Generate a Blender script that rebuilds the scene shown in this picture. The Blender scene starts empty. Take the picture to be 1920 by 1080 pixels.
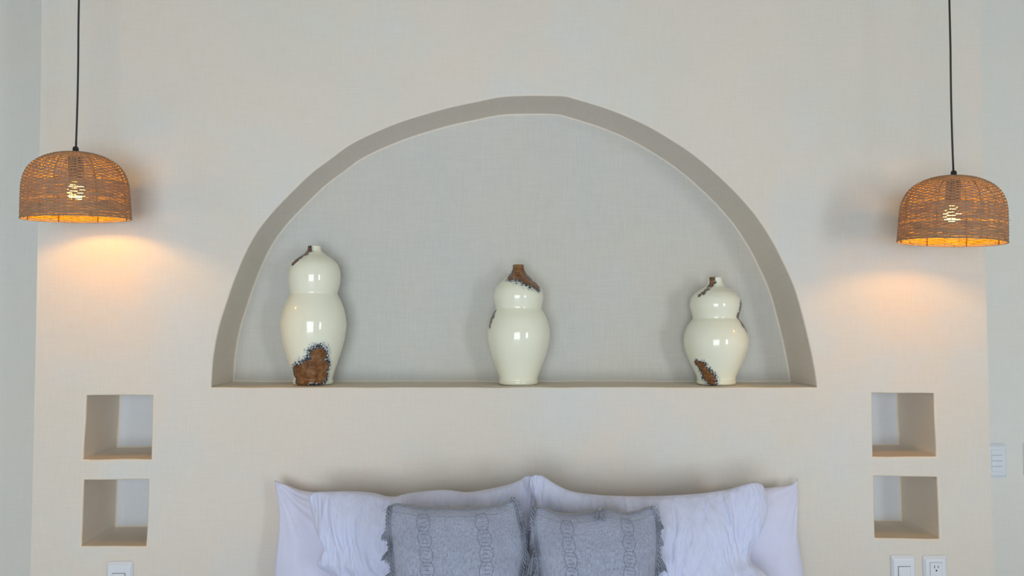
import bpy, bmesh, math, random
from mathutils import Vector, Matrix, noise
from mathutils.geometry import delaunay_2d_cdt
PI = math.pi
S = bpy.context.scene
COL = S.collection
random.seed(7)

# ------------------------------------------------------------------ camera
F = 1606.0
PITCH, YAW = math.atan(65/F), math.atan(59/F)
CAM = Vector((0.0, -2.5, 1.45))
cd = bpy.data.cameras.new('camera'); cam = bpy.data.objects.new('camera', cd); COL.objects.link(cam)
cd.sensor_width = 36; cd.lens = F/1920*36; cd.clip_start = .05
cam.location = CAM; cam.rotation_euler = (PI/2+PITCH, 0, -YAW)
S.camera = cam
ROT = cam.rotation_euler.to_matrix()
def P(px, py, Y=0.0):
    """where the sight line of a photo pixel meets the vertical plane y=Y"""
    d = ROT @ Vector(((px-960)/F, (540-py)/F, -1))
    return CAM + d*((Y-CAM.y)/d.y)

# ------------------------------------------------------------------ light
S.view_settings.view_transform = 'Standard'; S.view_settings.look = 'None'
S.view_settings.gamma = 1; S.view_settings.use_curve_mapping = False
S.view_settings.exposure = 0.0
w = bpy.data.worlds.new('sky'); S.world = w; w.use_nodes = True
w.node_tree.nodes['Background'].inputs[0].default_value = (.72, .84, 1, 1)
w.node_tree.nodes['Background'].inputs[1].default_value = 1.0
def area(name, loc, size, power, color, rot):
    l = bpy.data.lights.new(name, 'AREA'); l.shape = 'RECTANGLE'; l.size, l.size_y = size
    l.energy = power; l.color = color
    o = bpy.data.objects.new(name, l); COL.objects.link(o); o.location = loc; o.rotation_euler = rot
    return o
DAY = (.86, .95, 1.0)
WIN = [(-1.65, .45, .06, 2.15), (2.45, 3.35, .4, 2.15)]      # x0,x1,z0,z1 of the openings behind the camera
for n, (x0, x1, z0, z1), pw in (('daylight_through_terrace_door', WIN[0], 111), ('daylight_through_window', WIN[1], 56)):
    area(n, ((x0+x1)/2, -5.12, (z0+z1)/2), (x1-x0, z1-z0), pw, DAY, (PI/2, 0, 0))
BULB = 17.0

# ------------------------------------------------------------------ node helpers
def new_mat(name):
    m = bpy.data.materials.new(name); m.use_nodes = True
    return m, m.node_tree, m.node_tree.nodes['Principled BSDF']
def N(nt, t, **k):
    n = nt.nodes.new(t)
    for a, b in k.items():
        if a.startswith('i_'): n.inputs[int(a[2:])].default_value = b
        else: setattr(n, a, b)
    return n
def L(nt, a, b): nt.links.new(a, b)
def noise_n(nt, vec, scale, detail=3, rough=.5):
    n = N(nt, 'ShaderNodeTexNoise'); n.inputs['Scale'].default_value = scale
    n.inputs['Detail'].default_value = detail; n.inputs['Roughness'].default_value = rough
    L(nt, vec, n.inputs['Vector']); return n.outputs['Fac']
def coords(nt, scale=(1, 1, 1), which='Object', loc=(0, 0, 0)):
    tc = N(nt, 'ShaderNodeTexCoord'); mp = N(nt, 'ShaderNodeMapping')
    mp.inputs['Scale'].default_value = scale; mp.inputs['Location'].default_value = loc
    L(nt, tc.outputs[which], mp.inputs['Vector']); return mp.outputs['Vector']
def ramp(nt, fac, stops):
    r = N(nt, 'ShaderNodeValToRGB'); e = r.color_ramp.elements
    while len(e) < len(stops): e.new(.5)
    for i, (p, c) in enumerate(stops):
        e[i].position = p; e[i].color = (*c, 1) if len(c) == 3 else c
    L(nt, fac, r.inputs[0]); return r.outputs[0]
def mixc(nt, fac, a, b, mode='MIX'):
    m = N(nt, 'ShaderNodeMix', data_type='RGBA', blend_type=mode)
    if isinstance(fac, (int, float)): m.inputs[0].default_value = fac
    else: L(nt, fac, m.inputs[0])
    for s, v in ((6, a), (7, b)):
        if isinstance(v, tuple): m.inputs[s].default_value = (*v, 1)
        else: L(nt, v, m.inputs[s])
    return m.outputs[2]
def math_n(nt, op, a, b=None):
    m = N(nt, 'ShaderNodeMath', operation=op)
    for s, v in ((0, a), (1, b)):
        if v is None: continue
        if isinstance(v, (int, float)): m.inputs[s].default_value = v
        else: L(nt, v, m.inputs[s])
    return m.outputs[0]
def bump(nt, h, strength, dist, bsdf, prev=None):
    b = N(nt, 'ShaderNodeBump'); b.inputs['Strength'].default_value = strength; b.inputs['Distance'].default_value = dist
    L(nt, h, b.inputs['Height'])
    if prev: L(nt, prev, b.inputs['Normal'])
    L(nt, b.outputs[0], bsdf.inputs['Normal']); return b.outputs[0]

def plaster(name, base, warm, cool, amt=.5):
    """hand trowelled chukum-like plaster: soft clouds, faint crossed trowel strokes, a few scratches"""
    m, nt, b = new_mat(name)
    v = coords(nt)
    big = noise_n(nt, v, 1.6, 4, .55)
    big2 = noise_n(nt, coords(nt, loc=(3.1, 7, 1.3)), 3.1, 4, .6)
    c = mixc(nt, ramp(nt, big, [(.38, (0, 0, 0)), (.66, (1, 1, 1))]), base, warm)
    k = N(nt, 'ShaderNodeMath', operation='MULTIPLY'); L(nt, ramp(nt, big2, [(.45, (0, 0, 0)), (.72, (1, 1, 1))]), k.inputs[0]); k.inputs[1].default_value = amt
    c = mixc(nt, k.outputs[0], c, cool)
    sx = noise_n(nt, coords(nt, (5, 5, 70)), 3, 4, .65)
    sz = noise_n(nt, coords(nt, (70, 5, 5)), 3, 4, .65)
    st = math_n(nt, 'ADD', sx, sz)
    c = mixc(nt, .32, c, ramp(nt, math_n(nt, 'MULTIPLY', st, .5), [(.36, (.40, .40, .41)), (.64, (.60, .60, .59))]), 'OVERLAY')
    fleck = noise_n(nt, coords(nt, (9, 9, 5)), 9, 5, .7)
    c = mixc(nt, ramp(nt, fleck, [(.70, (0, 0, 0)), (.78, (.35, .35, .35))]), c, tuple(x*.82 for x in base))
    L(nt, c, b.inputs['Base Color'])
    b.inputs['Roughness'].default_value = .72; b.inputs['Specular IOR Level'].default_value = .25
    n1 = bump(nt, noise_n(nt, v, 3.2, 4, .5), .5, .012, b)
    n2 = bump(nt, st, .28, .0012, b, n1)
    return m
def simple(name, col, rough=.5, metal=0, var=.0, scale=40, bumpd=0, spec=.5):
    m, nt, b = new_mat(name)
    v = coords(nt)
    n = noise_n(nt, v, scale, 4, .6)
    lo = tuple(x*(1-var) for x in col); hi = tuple(min(1, x*(1+var)) for x in col)
    L(nt, ramp(nt, n, [(.3, lo), (.7, hi)]), b.inputs['Base Color'])
    b.inputs['Roughness'].default_value = rough; b.inputs['Metallic'].default_value = metal
    b.inputs['Specular IOR Level'].default_value = spec
    if bumpd: bump(nt, n, .5, bumpd, b)
    return m

M_BED = plaster('cream trowelled plaster', (.715, .672, .612), (.765, .675, .60), (.69, .69, .68), .9)
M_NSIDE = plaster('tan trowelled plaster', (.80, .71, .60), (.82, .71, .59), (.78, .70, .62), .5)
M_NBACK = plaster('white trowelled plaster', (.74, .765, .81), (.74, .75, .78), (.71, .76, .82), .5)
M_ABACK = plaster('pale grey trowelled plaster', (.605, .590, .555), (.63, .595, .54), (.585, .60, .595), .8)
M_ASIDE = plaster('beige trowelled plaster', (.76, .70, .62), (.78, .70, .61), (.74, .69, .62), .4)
M_FAR = plaster('grey trowelled plaster', (.775, .76, .73), (.78, .75, .69), (.745, .765, .775))
M_CEIL = simple('ceiling paint', (.40, .345, .225), .8, var=.03, scale=2)
M_FLOOR = simple('polished cement floor', (.60, .645, .71), .45, var=.06, scale=2.5)
M_PLATE = simple('white moulded plastic', (.74, .77, .84), .28, var=.01)
M_SLOT = simple('dark slot', (.03, .03, .035), .6)
M_GAP = simple('shaded groove in plastic', (.42, .45, .52), .5)
M_CORD = simple('black cord', (.018, .018, .018), .55)
M_WOOD = simple('oiled wood', (.16, .08, .04), .5, var=.25, scale=12)

def fabric(name, col, weave=900, var=.05, slub=False, sheen=.3, creases=0):
    m, nt, b = new_mat(name)
    v = coords(nt)
    n = noise_n(nt, v, 14, 4, .6)
    c = ramp(nt, n, [(.3, tuple(x*(1-var) for x in col)), (.7, tuple(min(1, x*(1+var)) for x in col))])
    if slub:
        s = noise_n(nt, coords(nt, (1, 1, .10)), 420, 3, .7)
        s2 = noise_n(nt, coords(nt, (.12, 1, 1)), 520, 3, .7)
        t = math_n(nt, 'ADD', math_n(nt, 'MULTIPLY', s, .65), math_n(nt, 'MULTIPLY', s2, .35))
        c = mixc(nt, 1.0, c, ramp(nt, t, [(.32, (.60, .60, .62)), (.5, (.96, .96, .96)), (.68, (1.28, 1.27, 1.25))]), 'MULTIPLY')
        h = t; d = .0016
    else:
        h = noise_n(nt, v, weave, 2, .5); d = .0003
    L(nt, c, b.inputs['Base Color'])
    b.inputs['Roughness'].default_value = .9; b.inputs['Specular IOR Level'].default_value = .15
    b.inputs['Sheen Weight'].default_value = sheen
    p = bump(nt, h, .6, d, b)
    if creases:
        cr = noise_n(nt, coords(nt, (1, 1, .28)), 46, 5, .62)
        bump(nt, cr, .55, creases, b, p)
    return m
M_WHITE = fabric('smooth white cotton', (.68, .70, .90), var=.02, creases=.0015)
M_SHAM = fabric('crinkled white quilt cotton', (.64, .68, .90), var=.03, creases=.012)
M_GREY = fabric('blue grey slub linen', (.335, .362, .475), var=.09, slub=True)
M_TRIM = fabric('blue grey knotted yarn', (.25, .275, .355), var=.45, slub=True)
M_STITCH = simple('grey stitching', (.25, .27, .345), .9, var=.1, spec=.1)

# rattan: lets lamplight through each strand
def rattan(name, col, glow, tr=.28):
    m, nt, b = new_mat(name)
    v = coords(nt, (1, 1, 1))
    n = math_n(nt, 'ADD', math_n(nt, 'MULTIPLY', noise_n(nt, coords(nt, (1, 1, 7)), 36, 5, .7), .6), math_n(nt, 'MULTIPLY', noise_n(nt, coords(nt, (7, 7, .8)), 30, 4, .6), .4))
    c = ramp(nt, n, [(.3, tuple(x*.62 for x in col)), (.5, col), (.72, tuple(min(1, x*1.35) for x in col))])
    L(nt, c, b.inputs['Base Color']); b.inputs['Roughness'].default_value = .62
    b.inputs['Specular IOR Level'].default_value = .3
    t = N(nt, 'ShaderNodeBsdfTranslucent'); t.inputs[0].default_value = (*glow, 1)
    mx = N(nt, 'ShaderNodeMixShader'); mx.inputs[0].default_value = tr
    L(nt, b.outputs[0], mx.inputs[1]); L(nt, t.outputs[0], mx.inputs[2])
    L(nt, mx.outputs[0], nt.nodes['Material Output'].inputs[0])
    bump(nt, noise_n(nt, v, 260, 3, .6), .4, .0006, b)
    return m
M_RATTAN = rattan('woven rattan', (.385, .27, .175), (.85, .42, .04), .16)
M_RATIN = rattan('inner rattan face with painted lamp glow', (.50, .31, .045), (.80, .42, .04), .10)  # the bulb's orange glow inside the shade is put into this base colour
M_RATDARK = rattan('dark rattan stake', (.16, .075, .03), (.4, .15, .03), .05)
m, nt, b = new_mat('lit bulb'); M_BULB = m
b.inputs['Base Color'].default_value = (.9, .85, .7, 1)
b.inputs['Emission Color'].default_value = (1, .60, .22, 1)
b.inputs['Emission Strength'].default_value = 105*1.28
L(nt, ramp(nt, noise_n(nt, coords(nt), 4), [(0, (1, .465, .045)), (1, (1, .485, .06))]), b.inputs['Emission Color'])

# ------------------------------------------------------------------ object helpers
def link(name, bm, mat=None, parent=None, smooth=True, loc=None):
    me = bpy.data.meshes.new(name)
    bmesh.ops.recalc_face_normals(bm, faces=bm.faces)
    bm.to_mesh(me); bm.free()
    if smooth: me.shade_smooth()
    o = bpy.data.objects.new(name, me); COL.objects.link(o)
    if mat: me.materials.append(mat)
    if parent: o.parent = parent
    if loc is not None: o.location = loc
    return o
def empty(name, loc, rot=(0, 0, 0)):
    o = bpy.data.objects.new(name, None); COL.objects.link(o); o.location = loc; o.rotation_euler = rot
    o.empty_display_size = .05
    return o
def tag(o, label, cat, group=None):
    o['label'] = label; o['category'] = cat
    if group: o['group'] = group
    return o
def struct(o): o['kind'] = 'structure'; return o
def box(bm, lo, hi, bev=0, seg=2):
    r = bmesh.ops.create_cube(bm, size=1)
    vs = r['verts']
    for v in vs:
        v.co = Vector([lo[i] + (v.co[i]+.5)*(hi[i]-lo[i]) for i in range(3)])
    if bev:
        es = {e for v in vs for e in v.link_edges}
        bmesh.ops.bevel(bm, geom=list(es), offset=bev, segments=seg, affect='EDGES', profile=.5)
def tube(bm, pts, rad, n=6, closed=False, cap=True, flat=1.0):
    pts = [Vector(p) for p in pts]; rings = []
    up0 = None
    for i, p in enumerate(pts):
        if closed: t = pts[(i+1) % len(pts)] - pts[i-1]
        else: t = pts[min(i+1, len(pts)-1)] - pts[max(i-1, 0)]
        t.normalize()
        if up0 is None:
            up0 = Vector((0, 0, 1)) if abs(t.z) < .9 else Vector((0, 1, 0))
        a = (up0 - t*up0.dot(t)).normalized(); up0 = a
        c = t.cross(a)
        r = rad[i] if isinstance(rad, (list, tuple)) else rad
        rings.append([bm.verts.new(p + a*math.cos(2*PI*k/n)*r + c*math.sin(2*PI*k/n)*r*flat) for k in range(n)])
    m = len(rings)
    for i in range(m if closed else m-1):
        A, B = rings[i], rings[(i+1) % m]
        for k in range(n): bm.faces.new((A[k], A[(k+1) % n], B[(k+1) % n], B[k]))
    if cap and not closed:
        bm.faces.new(rings[0][::-1]); bm.faces.new(rings[-1])
def lathe(bm, prof, n=64, cap_lo=False, cap_hi=False):
    rings = [[bm.verts.new((r*math.cos(2*PI*k/n), r*math.sin(2*PI*k/n), z)) for k in range(n)] for r, z in prof]
    for A, B in zip(rings, rings[1:]):
        for k in range(n): bm.faces.new((A[k], A[(k+1) % n], B[(k+1) % n], B[k]))
    if cap_lo: bm.faces.new(rings[0][::-1])
    if cap_hi: bm.faces.new(rings[-1])
def spline(pts, n):
    """Catmull-Rom through 2-D points, evenly sampled"""
    out = []; m = len(pts)-1
    for i in range(n+1):
        t = i/n*m; k = min(int(t), m-1); f = t-k
        p = [pts[max(0, min(m, k+j))] for j in (-1, 0, 1, 2)]
        out.append(tuple(.5*((2*p[1][d]) + (-p[0][d]+p[2][d])*f + (2*p[0][d]-5*p[1][d]+4*p[2][d]-p[3][d])*f*f + (-p[0][d]+3*p[1][d]-3*p[2][d]+p[3][d])*f**3) for d in range(len(p[0]))))
    return out

# ------------------------------------------------------------------ room shell
CEIL = 2.95; YF = .385; THICK = .385
XL, XR, YB = -3.4, 4.0, -5.0
def slab(name, lo, hi, mat):
    bm = bmesh.new(); box(bm, lo, hi); return struct(link(name, bm, mat, smooth=False))
slab('floor', (XL-.2, YB-.2, -.12), (XR+.2, YF+.2, 0), M_FLOOR)
slab('ceiling', (XL-.2, YB-.2, CEIL), (XR+.2, YF+.2, CEIL+.15), M_CEIL)
slab('wall_back', (XL-.2, YF, 0), (XR+.2, YF+.2, CEIL), M_FAR)
slab('wall_left', (XL-.2, YB, 0), (XL, YF, CEIL), M_FAR)
slab('wall_right', (XR, YB, 0), (XR+.2, YF, CEIL), M_FAR)
# wall behind the camera with its two openings
bm = bmesh.new()
xs = [XL-.2, WIN[0][0], WIN[0][1], WIN[1][0], WIN[1][1], XR+.2]
for i in range(5):
    if i in (1, 3):
        x0, x1, z0, z1 = WIN[(i-1)//2]
        box(bm, (x0, YB-.2, 0), (x1, YB, z0)); box(bm, (x0, YB-.2, z1), (x1, YB, CEIL))
    else: box(bm, (xs[i], YB-.2, 0), (xs[i+1], YB, CEIL))
struct(link('wall_front', bm, M_FAR, smooth=False))
for k, (x0, x1, z0, z1) in enumerate(WIN):
    bm = bmesh.new(); t = .05
    box(bm, (x0, YB-.10, z0), (x0+t, YB-.04, z1)); box(bm, (x1-t, YB-.10, z0), (x1, YB-.04, z1))
    box(bm, (x0+t, YB-.10, z0), (x1-t, YB-.04, z0+t)); box(bm, (x0+t, YB-.10, z1-t), (x1-t, YB-.04, z1))
    if k == 0: box(bm, ((x0+x1)/2-t/2, YB-.10, z0+t), ((x0+x1)/2+t/2, YB-.04, z1-t))
    struct(link(('door_1', 'window_1')[k], bm, M_WOOD, smooth=False))

# ------------------------------------------------------------------ projecting bed wall with niches
def poly_px(pts, sub, wob, seed):
    """densify a closed pixel outline on the wall face and let it wander slightly, as hand plastered"""
    q = [(P(x, y).x, P(x, y).z) for x, y in pts]; out = []
    for i in range(len(q)):
        a, c = Vector(q[i]), Vector(q[(i+1) % len(q)])
        n = max(1, int((c-a).length/sub))
        for k in range(n):
            p = a.lerp(c, k/n)
            s = noise.noise(Vector((p.x*9, p.y*9, seed)))*wob
            s2 = noise.noise(Vector((p.x*9, p.y*9, seed+5)))*wob
            out.append(Vector((p.x+s, p.y+s2)))
    return out
def ccw(p):
    a = sum(p[i].x*p[(i+1) % len(p)].y - p[(i+1) % len(p)].x*p[i].y for i in range(len(p)))
    return p if a > 0 else p[::-1]
def round_corners(p, r, corners):
    return p
def offset(p, d):
    out = []; n = len(p)
    for i in range(n):
        t1 = (p[i]-p[i-1]).normalized(); t2 = (p[(i+1) % n]-p[i]).normalized()
        n1 = Vector((t1.y, -t1.x)); n2 = Vector((t2.y, -t2.x)); m = n1+n2
        m = m/max(.5, m.dot(n1)) if m.length > 1e-6 else n1
        out.append(p[i]+m*d)
    return out
ARCH = [(396, 726), (398, 695), (401, 664), (411, 613), (427, 560), (445, 510), (464, 467), (489, 427), (520, 389), (554, 354), (590, 321),
        (622, 297), (656, 273), (700, 250), (747, 231), (800, 214), (850, 201), (900, 190), (940, 183), (977, 180), (1010, 179), (1056, 181),
        (1078, 186), (1110, 195), (1160, 212), (1213, 236), (1265, 267), (1318, 305), (1371, 353), (1408, 394), (1440, 439), (1466, 487),
        (1487, 534), (1505, 592), (1521, 660), (1527, 692), (1532, 726)]
arch = spline(ARCH, 150)
NICHES = [('arched_niche', arch, .002, .215),
          ('square_niche', [(163, 741), (287, 741), (283, 861), (156, 861)], .0022, .225),
          ('square_niche', [(157, 900), (279, 899), (273, 1024), (153, 1024)], .0022, .225),
          ('square_niche', [(1635, 737), (1751, 738), (1756, 856), (1637, 856)], .0022, .225),
          ('square_niche', [(1638, 893), (1757, 895), (1762, 1010), (1641, 1009)], .0022, .225)]
edgeL = [(P(x, y).x, P(x, y).z) for x, y in ((78, 0), (76, 200), (71, 440), (65, 740), (57, 1080))]
edgeR = [(P(x, y).x, P(x, y).z) for x, y in ((1838, 0), (1842, 230), (1848, 500), (1856, 830), (1865, 1080))]
def ext(e):
    return [(e[0][0], CEIL)] + e + [(e[-1][0], 0.0)]
outer = [Vector(p) for p in ext(edgeL)] + [Vector(p) for p in ext(edgeR)[::-1]]
outer = ccw(outer)
verts2 = []; loops = []
def addloop(p):
    s = len(verts2); verts2.extend(p); loops.append(list(range(s, s+len(p))))
addloop(outer)
niche_data = []
for i, (nm, px, wob, depth) in enumerate(NICHES):
    o2 = ccw(poly_px(px, .02, wob, i*3.7))
    R = .005
    lip = offset(o2, R)
    niche_data.append((nm, o2, R, depth)); addloop(lip)
edges = [(l[k], l[(k+1) % len(l)]) for l in loops for k in range(len(l))]
vv, ee, ff, ov, oe, of = delaunay_2d_cdt(verts2, edges, [], 0, 1e-6)
def inside(pt, poly):
    c = False; j = len(poly)-1
    for i in range(len(poly)):
        a, b2 = poly[i], poly[j]
        if (a.y > pt.y) != (b2.y > pt.y) and pt.x < (b2.x-a.x)*(pt.y-a.y)/(b2.y-a.y)+a.x: c = not c
        j = i
    return c
lps = [[verts2[i] for i in l] for l in loops]
bm = bmesh.new()
bv = [bm.verts.new((v.x, 0, v.y)) for v in vv]
for f in ff:
    c = sum((vv[i] for i in f), Vector((0, 0)))/len(f)
    if inside(c, lps[0]) and not any(inside(c, l) for l in lps[1:]): bm.faces.new([bv[i] for i in f])
bv2 = [bm.verts.new((p.x, 0, p.y)) for p in outer]; bk = [bm.verts.new((p.x, THICK, p.y)) for p in outer]
n = len(outer)
for k in range(n): bm.faces.new((bv2[k], bv2[(k+1) % n], bk[(k+1) % n], bk[k]))
for v in list(bm.verts):
    if not v.link_faces: bm.verts.remove(v)
wall = struct(link('wall_center', bm, M_BED, smooth=False))
for nm, o2, R, depth in niche_data:
    bm = bmesh.new(); rings = []; n = len(o2)
    def ring(off, y):
        p = offset(o2, off); rings.append([bm.verts.new((q.x, y, q.y)) for q in p])
    for k in range(5):
        a = k/4*PI/2; ring(R*(1-math.sin(a)), R*(1-math.cos(a)))
    for k in range(1, 5): ring(noise.noise(Vector((k*2.3, n, 0)))*.0015, R+(depth-2*R)*k/4)
    for k in range(1, 4):
        a = k/3*PI/2; ring(-R*(1-math.cos(a)), depth-R+R*math.sin(a))
    for A, B in zip(rings, rings[1:]):
        for k in range(n): bm.faces.new((A[k], A[(k+1) % n], B[(k+1) % n], B[k]))
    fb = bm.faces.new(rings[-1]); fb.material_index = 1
    a = nm == 'arched_niche'
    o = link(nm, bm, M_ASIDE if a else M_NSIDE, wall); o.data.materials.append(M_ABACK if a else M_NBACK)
    o.modifiers.new('w', 'WEIGHTED_NORMAL')

# ------------------------------------------------------------------ vases
MM = (2.5+.11)/F       # metres per pixel at the vases
def vase_mat(name, blobs, seed):
    m, nt, b = new_mat(name)
    tc = N(nt, 'ShaderNodeTexCoord'); vec = tc.outputs['Object']
    off = N(nt, 'ShaderNodeVectorMath', operation='ADD'); off.inputs[1].default_value = (seed, seed*2, 0); L(nt, vec, off.inputs[0])
    acc = None
    for (c, r) in blobs:
        s = N(nt, 'ShaderNodeVectorMath', operation='DISTANCE'); L(nt, vec, s.inputs[0]); s.inputs[1].default_value = c
        d = math_n(nt, 'MULTIPLY', s.outputs['Value'], 1/r)
        acc = d if acc is None else math_n(nt, 'MINIMUM', acc, d)
    n1 = noise_n(nt, off.outputs[0], 55, 6, .75)
    n2 = noise_n(nt, off.outputs[0], 240, 4, .7)
    f = math_n(nt, 'ADD', acc, math_n(nt, 'MULTIPLY', math_n(nt, 'SUBTRACT', n1, .5), 1.5))
    f2 = math_n(nt, 'ADD', f, math_n(nt, 'MULTIPLY', math_n(nt, 'SUBTRACT', n2, .5), 3.6))
    brown = ramp(nt, n1, [(.32, (.085, .030, .014)), (.5, (.20, .085, .030)), (.68, (.36, .19, .085))])
    cream = ramp(nt, noise_n(nt, off.outputs[0], 6, 2), [(.3, (.85, .84, .68)), (.7, (.88, .87, .73))])
    halo = mixc(nt, ramp(nt, math_n(nt, 'MULTIPLY', f, .5), [(.5, (1, 1, 1)), (.95, (0, 0, 0))]), cream, (.60, .66, .68))
    dark = ramp(nt, math_n(nt, 'MULTIPLY', f2, .5), [(.60, (1, 1, 1)), (.68, (0, 0, 0))])
    c = mixc(nt, dark, halo, (.022, .028, .040))
    c = mixc(nt, ramp(nt, math_n(nt, 'MULTIPLY', f, .5), [(.43, (1, 1, 1)), (.475, (0, 0, 0))]), c, brown)
    L(nt, c, b.inputs['Base Color'])
    b.inputs['Roughness'].default_value = .10; b.inputs['Specular IOR Level'].default_value = .5
    b.inputs['Coat Weight'].default_value = .25; b.inputs['Coat Roughness'].default_value = .05
    bump(nt, noise_n(nt, off.outputs[0], 30, 2), .15, .002, b)
    return m
def vase(label, ax, base_py, prof, blobs, seed, lean=0):
    """prof: (half width px, photo y) from the foot upwards"""
    base = P(ax, base_py-3, .11)
    sill = P(ax, 726, 0).z
    t = empty('gourd_vase', (base.x, .11, sill+.001), (0, lean, 0))
    tag(t, label, 'vase', 'gourd vases in the arched niche')
    z = lambda py: max(0, (base_py-py)*MM)
    pr = [(h*MM, z(y)) for h, y in prof]
    sp = spline(pr, 90)
    def rad(zz):
        for (r0, z0), (r1, z1) in zip(sp, sp[1:]):
            if z0 <= zz <= z1: return r0+(r1-r0)*(zz-z0)/max(1e-9, z1-z0)
        return .01
    bl = []
    for px, py, r in blobs:
        zz = z(py); dx = (px-ax)*MM; rr = rad(zz); dx = max(-rr, min(rr, dx))
        bl.append(((dx, -math.sqrt(max(0, rr*rr-dx*dx)), zz), r*MM))
    mt = vase_mat('glazed ceramic '+str(seed), bl, seed)
    zn = z(prof[-2][1]) ; ztop = sp[-1][1]
    zneck = z(prof[-3][1])
    body = [p for p in sp if p[1] <= zneck]; neck = [p for p in sp if p[1] >= zneck]
    bm = bmesh.new(); lathe(bm, [(body[0][0]*.9, .004)]+body, 96, cap_lo=True); link('body', bm, mt, t)
    bm = bmesh.new()
    r = neck[-1][0]; w2 = .003
    lathe(bm, [body[-1]]+neck + [(r-w2*.4, ztop+.0012), (r-w2, ztop), (r-w2, ztop-.02), (r-w2+.002, zneck-.004)], 64)
    link('neck', bm, mt, t)
    fr = prof[0][0]*MM; bm = bmesh.new(); h = 9*MM
    lathe(bm, [(fr*.93, 0), (fr*.985, .001), (fr+.0012, h*.3), (fr+.0012, h*.65), (fr-.0005, h*.92), (fr-.004, h*1.05), (fr-.008, h*1.0)], 96, cap_lo=True)
    link('foot_ring', bm, mt, t)
    return t
vase('tall cream gourd vase with big brown patch at its foot, left end of arch', 587, 723,
     [(36, 714), (37, 708), (42, 690), (52, 660), (58.5, 632), (60, 608), (56, 585), (50, 569), (44.5, 558), (43.5, 554), (45.5, 546), (48.5, 530), (48, 514), (43, 500), (33, 490), (21, 482), (13.5, 475), (12, 467)],
     [(605, 668, 15), (600, 685, 18), (585, 693, 16), (568, 699, 14), (612, 690, 12), (590, 706, 16), (606, 706, 14), (575, 714, 14), (595, 718, 12), (565, 719, 9), (612, 719, 9), (577, 469, 6.5), (577, 476, 7), (573, 483, 6), (566, 489, 6), (560, 495, 5.5), (555, 500, 4.5)], 1.3)
vase('cream gourd vase with brown capped neck standing in the middle of the arch', 972, 721,
     [(36, 713), (37, 707), (43, 690), (53, 662), (58.5, 636), (58, 617), (54, 600), (48, 588), (44, 581), (43.5, 577), (45.5, 568), (47, 556), (44, 543), (37, 533), (27, 524), (17, 515), (11.5, 507), (10.5, 498)],
     [(972, 500, 13), (973, 510, 15), (976, 519, 16), (985, 526, 14), (995, 532, 12), (1003, 537, 10), (963, 520, 11), (926, 588, 5), (923, 596, 6), (920, 604, 5), (918, 612, 4)], 4.1)
vase('shortest cream gourd vase with brown streak from foot and right waist, right end of arch', 1343, 723,
     [(36, 714), (37, 708), (42, 697), (51, 678), (58.5, 656), (60, 638), (56, 620), (49, 607), (43.5, 600), (43, 596), (45, 588), (48, 575), (46, 562), (39, 552), (29, 545), (18, 538), (13.5, 530), (12.5, 522)],
     [(1334, 524, 5), (1334, 531, 5), (1330, 538, 5), (1322, 545, 4.5), (1314, 551, 4.5), (1307, 556, 3.5), (1386, 575, 7), (1384, 585, 8), (1381, 593, 7), (1384, 603, 6), (1388, 611, 8), (1393, 618, 7),
      (1301, 682, 6), (1308, 688, 9), (1314, 697, 10), (1320, 706, 11), (1326, 713, 9), (1312, 717, 10), (1330, 718, 7)], 8.2)

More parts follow.
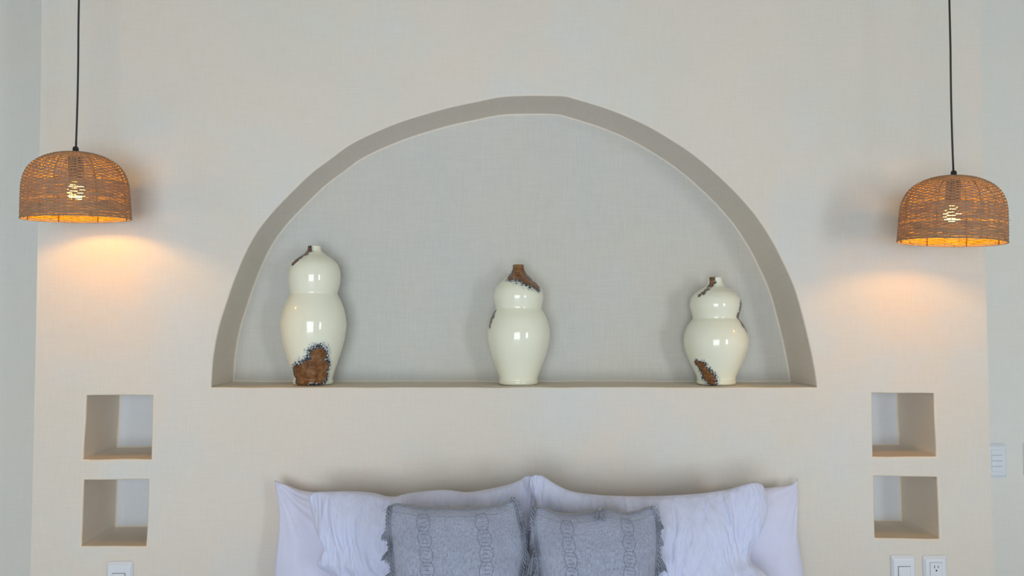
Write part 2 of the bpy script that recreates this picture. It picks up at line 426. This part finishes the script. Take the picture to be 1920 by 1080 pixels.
# ------------------------------------------------------------------ woven pendant lamps
def pendant(label, ax, top_py, q, topy_ceiling_px, tilt, seed):
    rnd = random.Random(seed)
    base = P(ax, top_py, -q)
    R = .1305; H = .176; KR = .1305/.1480
    t = empty('pendant_lamp', base, tilt); tag(t, label, 'lamp', 'woven rattan pendant lamps')
    prof = spline([(.012, 0), (.035, -.0015), (.060, -.006), (.085, -.014), (.108, -.026), (.126, -.042), (.138, -.062), (.1445, -.085), (.147, -.115), (.1485, -.145), (.1495, -H)], 600)
    prof = [(a*KR, b2) for a, b2 in prof]
    cum = [0]
    for a, c in zip(prof, prof[1:]): cum.append(cum[-1]+math.hypot(c[0]-a[0], c[1]-a[1]))
    tot = cum[-1]
    def at(s):
        s = max(0, min(tot-1e-6, s)); lo, hi = 0, len(cum)-1
        while hi-lo > 1:
            mid = (lo+hi)//2
            if cum[mid] <= s: lo = mid
            else: hi = mid
        f = (s-cum[lo])/max(1e-9, cum[hi]-cum[lo]); a, c = prof[lo], prof[hi]
        tn = Vector((c[0]-a[0], c[1]-a[1])).normalized()
        return a[0]+(c[0]-a[0])*f, a[1]+(c[1]-a[1])*f, (-tn.y, tn.x)   # outward normal
    NS = 48
    ph = [2*PI*(k+rnd.uniform(-.18, .18))/NS for k in range(NS)]
    # weavers: flat strands passing over and under the stakes, row by row
    bmw = bmesh.new(); s = .004; row = 0; seg = NS*4
    seams = [tot-.045-.052, tot-.045]
    while s < tot-.003:
        shoulder = .095 < s < .150
        pitch = .0040 if not shoulder else .0043
        half = pitch*(.515 if not shoulder else .43)*rnd.uniform(.93, 1.04)
        if any(abs(s-q2) < .0022 for q2 in seams): half *= .62
        pts = []; rad = []
        o1 = rnd.uniform(0, 10)
        for k in range(seg):
            a = 2*PI*k/seg
            ds = noise.noise(Vector((math.cos(a)*2.2, math.sin(a)*2.2, row*.35+seed)))*.0010 + noise.noise(Vector((math.cos(a)*6, math.sin(a)*6, row*1.9)))*.0005
            r, z, nn = at(s+ds)
            und = .0013*math.cos(a*NS/2+row*PI)*min(1, r/.06)
            r2 = r+nn[0]*und; z2 = z+nn[1]*und
            pts.append((r2*math.cos(a), r2*math.sin(a), z2)); rad.append(half*(1+.16*noise.noise(Vector((k*.13, row, o1))) + .10*noise.noise(Vector((math.cos(a)*4+seed, math.sin(a)*4, row*.5)))))
        # orient the flat side along the profile
        rings = []; r, z, nn = at(s); tx, tz = nn[1], -nn[0]
        for k, p in enumerate(pts):
            a = 2*PI*k/seg; ca, sa = math.cos(a), math.sin(a); h = rad[k]; w2 = .0008
            ring = []
            for (u, v) in ((1, 0), (.35, 1), (-.35, 1), (-1, 0), (-.35, -1), (.35, -1)):
                dr = tx*h*u + nn[0]*w2*v; dz = tz*h*u + nn[1]*w2*v
                ring.append(bmw.verts.new((p[0]+ca*dr, p[1]+sa*dr, p[2]+dz)))
            rings.append(ring)
        for k in range(seg):
            A, B = rings[k], rings[(k+1) % seg]
            for j in range(6): bmw.faces.new((A[j], A[(j+1) % 6], B[(j+1) % 6], B[j])).material_index = int(j > 2)
        s += pitch; row += 1
    shade = link('shade', bmw, M_RATTAN, t)
    shade.data.materials.append(M_RATIN)
    shade['kind'] = 'stuff'
    bms = bmesh.new()
    for k in range(NS):
        if k % 6 == 0: continue
        pts = []
        for i in range(26):
            r, z, nn = at(.03*(k % 2) + .004+(tot-.005-.03*(k % 2))*i/25); a = ph[k]
            pts.append((r*math.cos(a), r*math.sin(a), z))
        tube(bms, pts, .0011, 5)
    st = link('stakes', bms, M_RATTAN, shade); st['kind'] = 'stuff'
    for k in range(0, NS, 6):                       # thick frame ribs, bent in under the rim
        bmr = bmesh.new(); a = ph[k]
        pts = []
        for i in range(30):
            r, z, nn = at(.004+(tot-.005)*i/29); r -= nn[0]*.0028; z -= nn[1]*.0028
            pts.append((r*math.cos(a), r*math.sin(a), z))
        tube(bmr, pts, .0016, 6); link('rib', bmr, M_RATDARK, t)
    # plaited rim
    bmr = bmesh.new(); r, z, nn = at(tot-.001)
    for j in range(3):
        pts = []
        for k in range(216):
            a = 2*PI*k/216; w2 = a*36+j*2*PI/3
            pts.append(((r+.0016*math.cos(w2))*math.cos(a), (r+.0016*math.cos(w2))*math.sin(a), z+.0016*math.sin(w2)))
        tube(bmr, pts, .0012, 5, closed=True)
    link('rim', bmr, M_RATTAN, t)
    # loose fibre ends around the rim
    bmf = bmesh.new()
    for k in range(26):
        a = rnd.uniform(0, 2*PI); l = rnd.uniform(.003, .009); zz = rnd.uniform(-H+.004, -.05); rr = R-.001
        p0 = Vector((rr*math.cos(a), rr*math.sin(a), zz)); d = Vector((math.cos(a)+rnd.uniform(-.8, .8), math.sin(a)+rnd.uniform(-.8, .8), rnd.uniform(-.8, .5))).normalized()
        tube(bmf, [p0, p0+d*l*.6, p0+d*l+Vector((0, 0, -.001))], [.0004, .00035, .0002], 4)
    ff2 = link('loose_fibres', bmf, M_RATTAN, shade); ff2['kind'] = 'stuff'
    # holder, bulb
    bmh = bmesh.new(); lathe(bmh, [(.003, .016), (.006, .015), (.0075, .010), (.0075, .001), (.012, .001), (.012, -.004), (.017, -.006), (.019, -.030), (.0195, -.078), (.013, -.080)], 28, cap_lo=True, cap_hi=True)
    link('lamp_holder', bmh, M_CORD, t)
    bz = -.105
    bmb = bmesh.new(); lathe(bmb, [(.001, bz-.022), (.009, bz-.0205), (.0155, bz-.016), (.0205, bz-.009), (.022, bz), (.0205, bz+.009), (.016, bz+.017), (.012, bz+.022), (.011, bz+.030)], 32, cap_lo=True, cap_hi=True)
    link('bulb', bmb, M_BULB, t)
    # cord up to a canopy on the ceiling; undo the tilt so that it hangs plumb
    top = P(topy_ceiling_px, 0, -q)
    bmc = bmesh.new(); inv = Matrix.Rotation(-tilt[1], 3, 'Y') @ Matrix.Rotation(-tilt[0], 3, 'X')
    Mi = t.rotation_euler.to_matrix().inverted()
    dx = (top.x-base.x)
    pts = []
    for i in range(24):
        f = i/23; hz = .012+(CEIL-.02-base.z)*f
        bow = math.sin(min(1, hz/.35)*PI)*.0018*(1 if ax < 960 else -1)
        k = hz/(top.z-base.z)
        pts.append(Mi @ Vector((dx*min(k, 1.0)+bow, 0, hz)))
    tube(bmc, pts, .0026, 8); link('cord', bmc, M_CORD, t)
    e = pts[-1]; bmk = bmesh.new(); lathe(bmk, [(.004, -.03), (.045, -.022), (.05, -.002), (.05, .018)], 32, cap_lo=True, cap_hi=True)
    ck = link('canopy', bmk, M_CORD, t, loc=e)
    ck.rotation_euler = Mi.to_euler()
    return t
pendant('woven rattan pendant lamp hanging higher, over the wall\'s left edge', 142, 286, .205, 148, (math.radians(2.6), math.radians(-1.0), 0), 3)
pendant('woven rattan pendant lamp hanging lower, over the wall\'s right edge', 1788, 331, .27, 1780, (math.radians(.8), math.radians(2.8), 0), 11)

# ------------------------------------------------------------------ switches and sockets
def plate(name, label, x0, y0, Y, wd, ht, kind):
    c = P(x0, y0, Y); t = empty(name, (c.x+wd/2, Y, c.z-ht/2)); tag(t, label, 'switch' if kind != 'socket' else 'socket', 'white wall plates')
    d = .010
    bm = bmesh.new()
    # sloping rim: outer foot, raised face
    def rr(w3, h3, y, r=.006):
        out = []
        for (sx, sz, a0) in ((1, 1, 0), (-1, 1, 90), (-1, -1, 180), (1, -1, 270)):
            for k in range(4):
                a = math.radians(a0+k*30); out.append(bm.verts.new((sx*(w3/2-r)+r*math.cos(a), y, sz*(h3/2-r)+r*math.sin(a))))
        return out
    rings = [rr(wd, ht, -.0004), rr(wd, ht, -.003), rr(wd-.002, ht-.002, -.0045), rr(wd-.012, ht-.020, -d), rr(wd-.015, ht-.026, -d-.0005)]
    for A, B in zip(rings, rings[1:]):
        for k in range(16): bm.faces.new((A[k], A[(k+1) % 16], B[(k+1) % 16], B[k]))
    bm.faces.new(rings[-1]); bm.faces.new(rings[0][::-1])
    p = link('cover_plate', bm, M_PLATE, t, smooth=False)
    if kind == 'rocker':
        bm = bmesh.new(); box(bm, (-.0175, -d-.0035, -ht/2+.024), (.0175, -d+.001, ht/2-.032), .0012); link('rocker', bm, M_PLATE, t, smooth=False)
        bm = bmesh.new(); box(bm, (-.0185, -d-.0008, -ht/2+.023), (.0185, -d+.0005, ht/2-.031)); link('gap', bm, M_SLOT, p, smooth=False)
    elif kind == 'triple':
        hh = (ht-.040)/4
        for k in range(4):
            z1 = ht/2-.020-k*hh
            bm = bmesh.new(); box(bm, (-.019, -d-.0028, z1-hh+.0011), (.019, -d+.001, z1-.0005), .0009); link('rocker', bm, M_PLATE, t, smooth=False)
        bm = bmesh.new(); box(bm, (-.0185, -d-.0008, -ht/2+.0205), (.0185, -d+.0005, ht/2-.0205)); link('gap', bm, M_GAP, p, smooth=False)
    else:
        zt = ht/2-.019
        bm = bmesh.new(); box(bm, (-.0185, -d-.0007, -ht/2+.018), (.0185, -d+.0005, zt+.0006)); link('gap', bm, M_SLOT, p, smooth=False)
        bm = bmesh.new(); box(bm, (-.018, -d-.002, -ht/2+.0185), (.018, -d+.001, zt), .0007); f = link('socket_face', bm, M_PLATE, t, smooth=False)
        for zc in (zt-.014, -zt+.014):
            for sx, hl in ((-.0055, .0042), (.0055, .0034)):
                bm = bmesh.new(); box(bm, (sx-.0009, -d-.0024, zc-hl+.002), (sx+.0009, -d-.0012, zc+hl+.002)); link('slot', bm, M_SLOT, f, smooth=False)
            bm = bmesh.new(); tube(bm, [(0, -d-.0024, zc-.0085), (0, -d-.0012, zc-.0085)], .0025, 12); link('earth_hole', bm, M_SLOT, f, smooth=False)
    return t
mm = 2.5/F*1.02
plate('light_switch', 'white rocker switch plate below the two right square niches, left of the power socket', 1669, 1040, 0, .073, .118, 'rocker')
plate('power_socket', 'white three-hole power socket plate beside the rocker switch, below the right niches', 1729, 1041, 0, .071, .118, 'socket')
plate('light_switch', 'white switch plate below the two left square niches, cut by the photo edge', 201, 1052, 0, .074, .118, 'rocker')
pr = P(1885, 831, YF)
t = plate('light_switch', 'white four-button switch plate on recessed wall, half behind the bed wall edge', 1885, 831, YF, .074, .116, 'triple')
t.location.x -= .074
plate('light_switch', 'white switch plate cut by right photo edge, beside the four-button plate', 1917.5, 830, YF, .074, .112, 'triple')

# ------------------------------------------------------------------ bed
MZ = .60
bedx = P(1005, 900, -.3).x
t = empty('bed', (bedx, -1.05, 0)); tag(t, 'bed under the white pillows, against the niche wall', 'bed')
bm = bmesh.new(); box(bm, (-.98, -.99, .0), (.98, 1.04, .30), .01); link('bed_base', bm, M_BED, t)
bm = bmesh.new(); box(bm, (-.94, -.98, .302), (.94, 1.03, MZ-.005), .05, 4); o = link('mattress', bm, M_WHITE, t)

# ------------------------------------------------------------------ pillows
def interp(pl, t):
    """point at arc fraction t of a 2-D polyline"""
    ls = [math.hypot(c[0]-a[0], c[1]-a[1]) for a, c in zip(pl, pl[1:])]; T = sum(ls)*max(0, min(1, t))
    for (a, c), l in zip(zip(pl, pl[1:]), ls):
        if T <= l or c is pl[-1]: f = T/l if l else 0; f = min(1, f); return (a[0]+(c[0]-a[0])*f, a[1]+(c[1]-a[1])*f)
        T -= l
class Pillow:
    def __init__(s, top, left, right, Y, Tf, Tb, lean, p, q, wr, bottom=None):
        cv = lambda l: [(P(x, y, Y).x, P(x, y, Y).z) for x, y in l]
        s.top, s.left, s.right = spline(cv(top), 80), spline(cv(left), 60), spline(cv(right), 60)   # left/right run downwards
        zb = MZ+.012
        xl, xr = s.left[-1][0], s.right[-1][0]
        s.left.append((xl+.004, zb)); s.right.append((xr-.004, zb))
        s.bot = [(xl+.004, zb), (xr-.004, zb)]
        s.Y, s.Tf, s.Tb, s.lean, s.p, s.q, s.wr = Y, Tf, Tb, lean, p, q, wr
        s.ztop = max(z for _, z in s.top); s.zb = zb
    def flat(s, u, v):       # u 0..1 left-right, v 0..1 top-bottom
        a, c = interp(s.top, u), interp(s.bot, u); l, r = interp(s.left, v), interp(s.right, v)
        p00, p10, p01, p11 = s.top[0], s.top[-1], s.bot[0], s.bot[-1]
        return [(1-v)*a[i]+v*c[i]+(1-u)*l[i]+u*r[i]-((1-u)*(1-v)*p00[i]+u*(1-v)*p10[i]+(1-u)*v*p01[i]+u*v*p11[i]) for i in (0, 1)]
    def pos(s, u, v, side):
        x, z = s.flat(u, v)
        eu = max(0, 1-abs(2*u-1)**s.p); ev = max(0, 1-abs(2*v-1)**s.p)
        th = (eu*ev)**s.q
        edge = min(u, 1-u, v, 1-v)
        y = s.Y - s.lean*(s.ztop-z)/(s.ztop-s.zb)
        fl = s.wr(u, v, x, z, side)
        k = min(1, edge/.012)
        if side > 0: y += -s.Tf*th + fl*k
        else: y += s.Tb*th
        y += s.flange(u, v) if hasattr(s, 'flange') else 0
        return Vector((x, y, z))
    def build(s, name, mat, nu, nv, parent=None, org=None):
        org = org or Vector((0, 0, 0))
        bm = bmesh.new()
        G = lambda i, n: .5-.5*math.cos(PI*i/n)*(.55) - (.5-i/n)*.45 if False else (i/n*.6+.4*(.5-.5*math.cos(PI*i/n)))
        fr = [[bm.verts.new(s.pos(G(i, nu), G(j, nv), 1)-org) for j in range(nv+1)] for i in range(nu+1)]
        n2u, n2v = nu, nv
        bk2 = [[fr[i][j] if i in (0, nu) or j in (0, nv) else bm.verts.new(s.pos(G(i, nu), G(j, nv), -1)-org) for j in range(nv+1)] for i in range(nu+1)]
        for g in (fr, bk2):
            for i in range(nu):
                for j in range(nv): 
                    f = (g[i][j], g[i+1][j], g[i+1][j+1], g[i][j+1])
                    bm.faces.new(f if g is fr else f[::-1])
        return link(name, bm, mat, parent)
nz = lambda x, y, z: noise.noise(Vector((x, y, z)))
def ridged(x, y, s): return 1-abs(nz(x, y, s))*2
def wr_plain(seed, cx):
    def f(u, v, x, z, side):
        a = nz(x*5, z*5, seed)*.010
        # soft pleats running out of the upper outer corner
        du = (u if cx < .5 else 1-u); r = math.hypot(du*.73, v*.38)+1e-4; th = math.atan2(v*.38, du*.73)
        a += .0045*nz(th*9, r*3, seed+3)*math.exp(-r*7)*2.2
        a += .004*nz(x*22+z*6, z*9, seed+7)
        return a
    return f
def wr_sham(seed, sd):
    def f(u, v, x, z, side):
        a = nz(x*6, z*4, seed)*.010
        warp = nz(x*9, z*7, seed+2)*.6
        a -= .0100*max(0, ridged(x*26+warp*2, z*4.5+warp, seed+4)-.42)      # long soft vertical creases
        a -= .0055*max(0, ridged(x*70+warp*5, z*13, seed+6)-.45)
        a += .0028*nz(x*120, z*38, seed+9)
        return a
    return f
def group_tag(o, label, cat, g): tag(o, label, cat, g); return o
org = lambda px: Vector((P(px, 1000, -.2).x, -.2, MZ))

# plain sleeping pillows at the back
pw = Pillow([(515, 900), (540, 910), (572, 920), (640, 926), (740, 930), (860, 928), (950, 924), (985, 918)],
            [(515, 900), (519, 925), (524, 955), (525, 985), (522, 1020), (519, 1055), (520, 1085)],
            [(985, 918), (988, 960), (986, 1020), (985, 1085)], -.075, .065, .055, .045, 2.6, .55, wr_plain(1, 0))
o = pw.build('pillow', M_WHITE, 130, 90); tag(o, 'plain white pillow with pointed corner at far left, behind the crinkled sham', 'pillow', 'plain white pillows at the back')
pw = Pillow([(1010, 918), (1060, 926), (1200, 932), (1330, 926), (1440, 914), (1470, 911), (1486, 907), (1495, 898)],
            [(1010, 918), (1008, 1000), (1010, 1085)],
            [(1495, 898), (1494, 930), (1492, 965), (1491, 1000), (1495, 1035), (1498, 1060), (1499, 1085)], -.075, .065, .055, .045, 2.6, .55, wr_plain(5, 1))
o = pw.build('pillow', M_WHITE, 130, 90); tag(o, 'plain white pillow with pointed corner at far right, behind the crinkled sham', 'pillow', 'plain white pillows at the back')

def flange_fn(sd, ph):
    def f(u, v):
        e = u if sd < 0 else 1-u
        k = math.exp(-(e/.055)**2)
        return k*.016*math.sin(v*13+ph) - .010*math.exp(-((e-.12)/.05)**2)*math.sin(v*8+ph)
    return f
ls = Pillow([(578, 932), (590, 923), (620, 920), (660, 920), (700, 923), (735, 931), (760, 925), (795, 920), (838, 918), (875, 922), (905, 918), (940, 911), (970, 902), (985, 893), (996, 892), (1002, 900)],
            [(578, 932), (582, 955), (591, 985), (605, 1010), (612, 1022), (604, 1038), (597, 1054), (610, 1068), (628, 1082)],
            [(1002, 900), (1004, 960), (1000, 1020), (996, 1085)], -.20, .075, .055, .050, 2.3, .62, wr_sham(2, -1))
ls.flange = flange_fn(-1, .6)
o = ls.build('pillow_sham', M_SHAM, 260, 150); tag(o, 'white crinkled quilted sham standing left, behind the cushion with the raised corner', 'pillow', 'crinkled white shams')
rs = Pillow([(994, 894), (1005, 890), (1020, 893), (1040, 906), (1072, 920), (1125, 927), (1190, 929), (1250, 928), (1310, 924), (1360, 917), (1392, 907), (1415, 904), (1430, 909), (1438, 922)],
            [(994, 894), (993, 910), (998, 926), (1005, 942), (1002, 965), (992, 1000), (990, 1040), (992, 1085)],
            [(1438, 922), (1438, 938), (1434, 956), (1426, 976), (1417, 998), (1409, 1021), (1403, 1042), (1408, 1053), (1424, 1063), (1436, 1074), (1440, 1085)], -.240, .075, .055, .055, 2.3, .62, wr_sham(12, 1))
rs.flange = flange_fn(1, 2.2)
o = rs.build('pillow_sham', M_SHAM, 260, 150); tag(o, 'white crinkled quilted sham standing right, behind the cushion with the top tassel', 'pillow', 'crinkled white shams')

# grey cushions with braided edges, tassels and two stitched chains
def wr_cush(seed):
    def f(u, v, x, z, side):
        a = nz(x*7, z*7, seed)*.006 + nz(x*30, z*12, seed+1)*.0012
        a += .0025*nz(x*18, z*40, seed+3)*math.exp(-v*16)     # puckered top seam
        return a
    return f
def braid(bm, path, r, turns, seed):
    rnd = random.Random(seed)
    n = len(path)
    for j in range(3):
        pts = []; 
        for i, p in enumerate(path):
            a = i/n*turns*2*PI+j*2*PI/3
            pts.append(p+Vector((math.cos(a)*r*1.1+rnd.uniform(-.0002, .0002), math.sin(a)*r*.9, math.sin(a*2)*r*.5)))
        tube(bm, pts, r*.52, 6)
    for k in range(n//3):             # short fuzzy yarn ends
        p = rnd.choice(path); d = Vector((rnd.uniform(-1, 1), rnd.uniform(-1, .2), rnd.uniform(-1, .3))).normalized()
        tube(bm, [p, p+d*r*2.0, p+d*r*3+Vector((0, 0, -r*.6))], [r*.22, r*.2, r*.12], 4)
def tassel(parent, p, ln, wd, d, seed, o0):
    rnd = random.Random(seed); d = d.normalized()
    bm = bmesh.new()
    bmesh.ops.create_uvsphere(bm, u_segments=12, v_segments=8, radius=1)
    sd = Vector((0, 1, 0)).cross(d).normalized()
    for v in bm.verts:
        c = v.co.copy(); v.co = p-o0 + d*(c.z*.0052+.004) + sd*c.x*.0042 + Vector((0, 1, 0))*c.y*.0042
    knot = link('tassel', bm, M_TRIM, parent)
    bm = bmesh.new()
    for k in range(42):
        a = rnd.uniform(0, 2*PI); rr = math.sqrt(rnd.random())
        off = sd*math.cos(a)*rr + Vector((0, 1, 0))*math.sin(a)*rr*.7
        b0 = p-o0 + d*.0075; l = ln*rnd.uniform(.80, 1.05)
        pts = [b0+off*.0030, b0+off*wd*.30+d*l*.35, b0+off*wd*.47+d*l*.7+Vector((rnd.uniform(-1, 1), 0, 0))*.0006, b0+off*wd*.50+d*l+Vector((rnd.uniform(-1, 1), 0, 0))*.0012]
        tube(bm, pts, [.0010, .0012, .0011, .0008], 4)
    fr = link('yarn_fringe', bm, M_TRIM, knot); fr['kind'] = 'stuff'
def cushion(label, top, left, right, Y, seed, cols, tas, corner):
    pc = Pillow(top, left, right, Y, .062, .048, .055, 3.2, .5, wr_cush(seed))
    x0, x1 = pc.bot[0][0], pc.bot[1][0]
    o0 = Vector(((x0+x1)/2, Y, MZ+.01))
    t = empty('cushion', o0); tag(t, label, 'cushion', 'grey tasselled cushions')
    cov = pc.build('cover', M_GREY, 170, 150, t, o0)
    def surf(u, v, d=.0006):
        a = pc.pos(u, v, 1); b2 = pc.pos(u+.004, v, 1); c = pc.pos(u, v+.004, 1)
        n = (b2-a).cross(c-a).normalized()
        if n.y > 0: n = -n
        return a+n*d-o0
    for uc in cols:                                         # column of linked hexagons with a bar between
        bm = bmesh.new(); H = .036; W = .052; hu = .5
        for k in range(11):
            vc = .045+k*.088; hh = .036; 
            for ln in ([(-.026, -.012), (-.042, .008), (-.050, .036), (-.042, .064), (-.026, .082)],
                       [(.026, -.012), (.042, .008), (.050, .036), (.042, .064), (.026, .082)],
                       [(-.026, -.006), (0, -.009), (.026, -.006)], [(-.027, .014), (0, .011), (.027, .014)],
                       [(-.016, .036), (0, .034), (.016, .036)],
                       [(-.025, .058), (0, .061), (.025, .058)]):
                if vc+ln[-1][1] > .97: continue
                pts = [surf(uc+a+nz(k, a*30, seed)*.003, vc+b2+nz(a*20, k, seed+2)*.003) for a, b2 in spline(ln, 10)]
                tube(bm, pts, .0007, 5)
        link('stitched_chain', bm, M_STITCH, cov)
    # seam band along the top
    bm = bmesh.new()
    tube(bm, [surf(.03+.94*i/80, .012+.002*math.sin(i*.9), .0008) for i in range(81)], [.0014+.0006*math.sin(i*1.7) for i in range(81)], 6)
    tube(bm, [surf(.03+.94*i/80, .046+.0015*math.sin(i*.4), -.0001) for i in range(81)], .0006, 5)
    link('top_seam', bm, M_STITCH, t)
    for side, u in ((-1, .004), (1, .996)):
        path = [pc.pos(u, i/150, 1)-o0+Vector((side*.001, -.004, 0)) for i in range(0, 149)]
        bm = bmesh.new(); braid(bm, path, .0040, 14, seed+side); br = link('braided_edge', bm, M_TRIM, t)
        path2 = [pc.pos(u-side*.018, i/150, 1)-o0+Vector((0, -.0022, 0)) for i in range(2, 147)]
        bm = bmesh.new(); braid(bm, path2, .0022, 20, seed+side*3); link('braided_edge', bm, M_TRIM, t)
    for (px, py, ln, wd, dx) in tas:
        k = 1050 < px < 1200
        c = P(px, py, Y-(.040 if k else .020)); tassel(t, c, ln, wd, Vector((dx, -.6 if k else -.12, -1)), int(px+py), o0)
    return t
cushion('blue-grey tasselled cushion with raised right corner, left of the pair', 
        [(732, 948), (742, 943), (765, 945), (790, 949), (830, 950), (870, 951), (910, 949), (935, 946), (950, 939), (960, 932)],
        [(732, 948), (729, 960), (729, 985), (733, 1020), (738, 1060), (739, 1085)],
        [(960, 932), (970, 942), (975, 965), (981, 990), (983, 1030), (978, 1060), (976, 1085)], -.385, 21, (.275, .705),
        [(729, 986, .028, .028, -.20), (731, 1027, .027, .033, -.18), (735, 1068, .028, .036, -.2),
         (980, 985, .045, .018, .08), (983, 1018, .060, .026, .12), (985, 1040, .055, .034, .32)], None)
cushion('blue-grey tasselled cushion with a tassel on its top seam, right of the pair',
        [(1002, 949), (1018, 949), (1042, 959), (1075, 962), (1105, 957), (1130, 952), (1150, 955), (1170, 960), (1195, 956), (1212, 950), (1223, 948)],
        [(1002, 949), (997, 970), (999, 1000), (1006, 1040), (1009, 1085)],
        [(1223, 948), (1231, 962), (1233, 985), (1231, 1020), (1227, 1060), (1226, 1085)], -.405, 33, (.27, .735),
        [(1124, 951, .026, .034, -.08), (1000, 985, .045, .016, .0), (1003, 1030, .05, .030, -.10), (1008, 1058, .03, .03, .1),
         (1234, 972, .018, .018, .18), (1234, 996, .027, .018, .12), (1236, 1040, .034, .028, .16)], None)
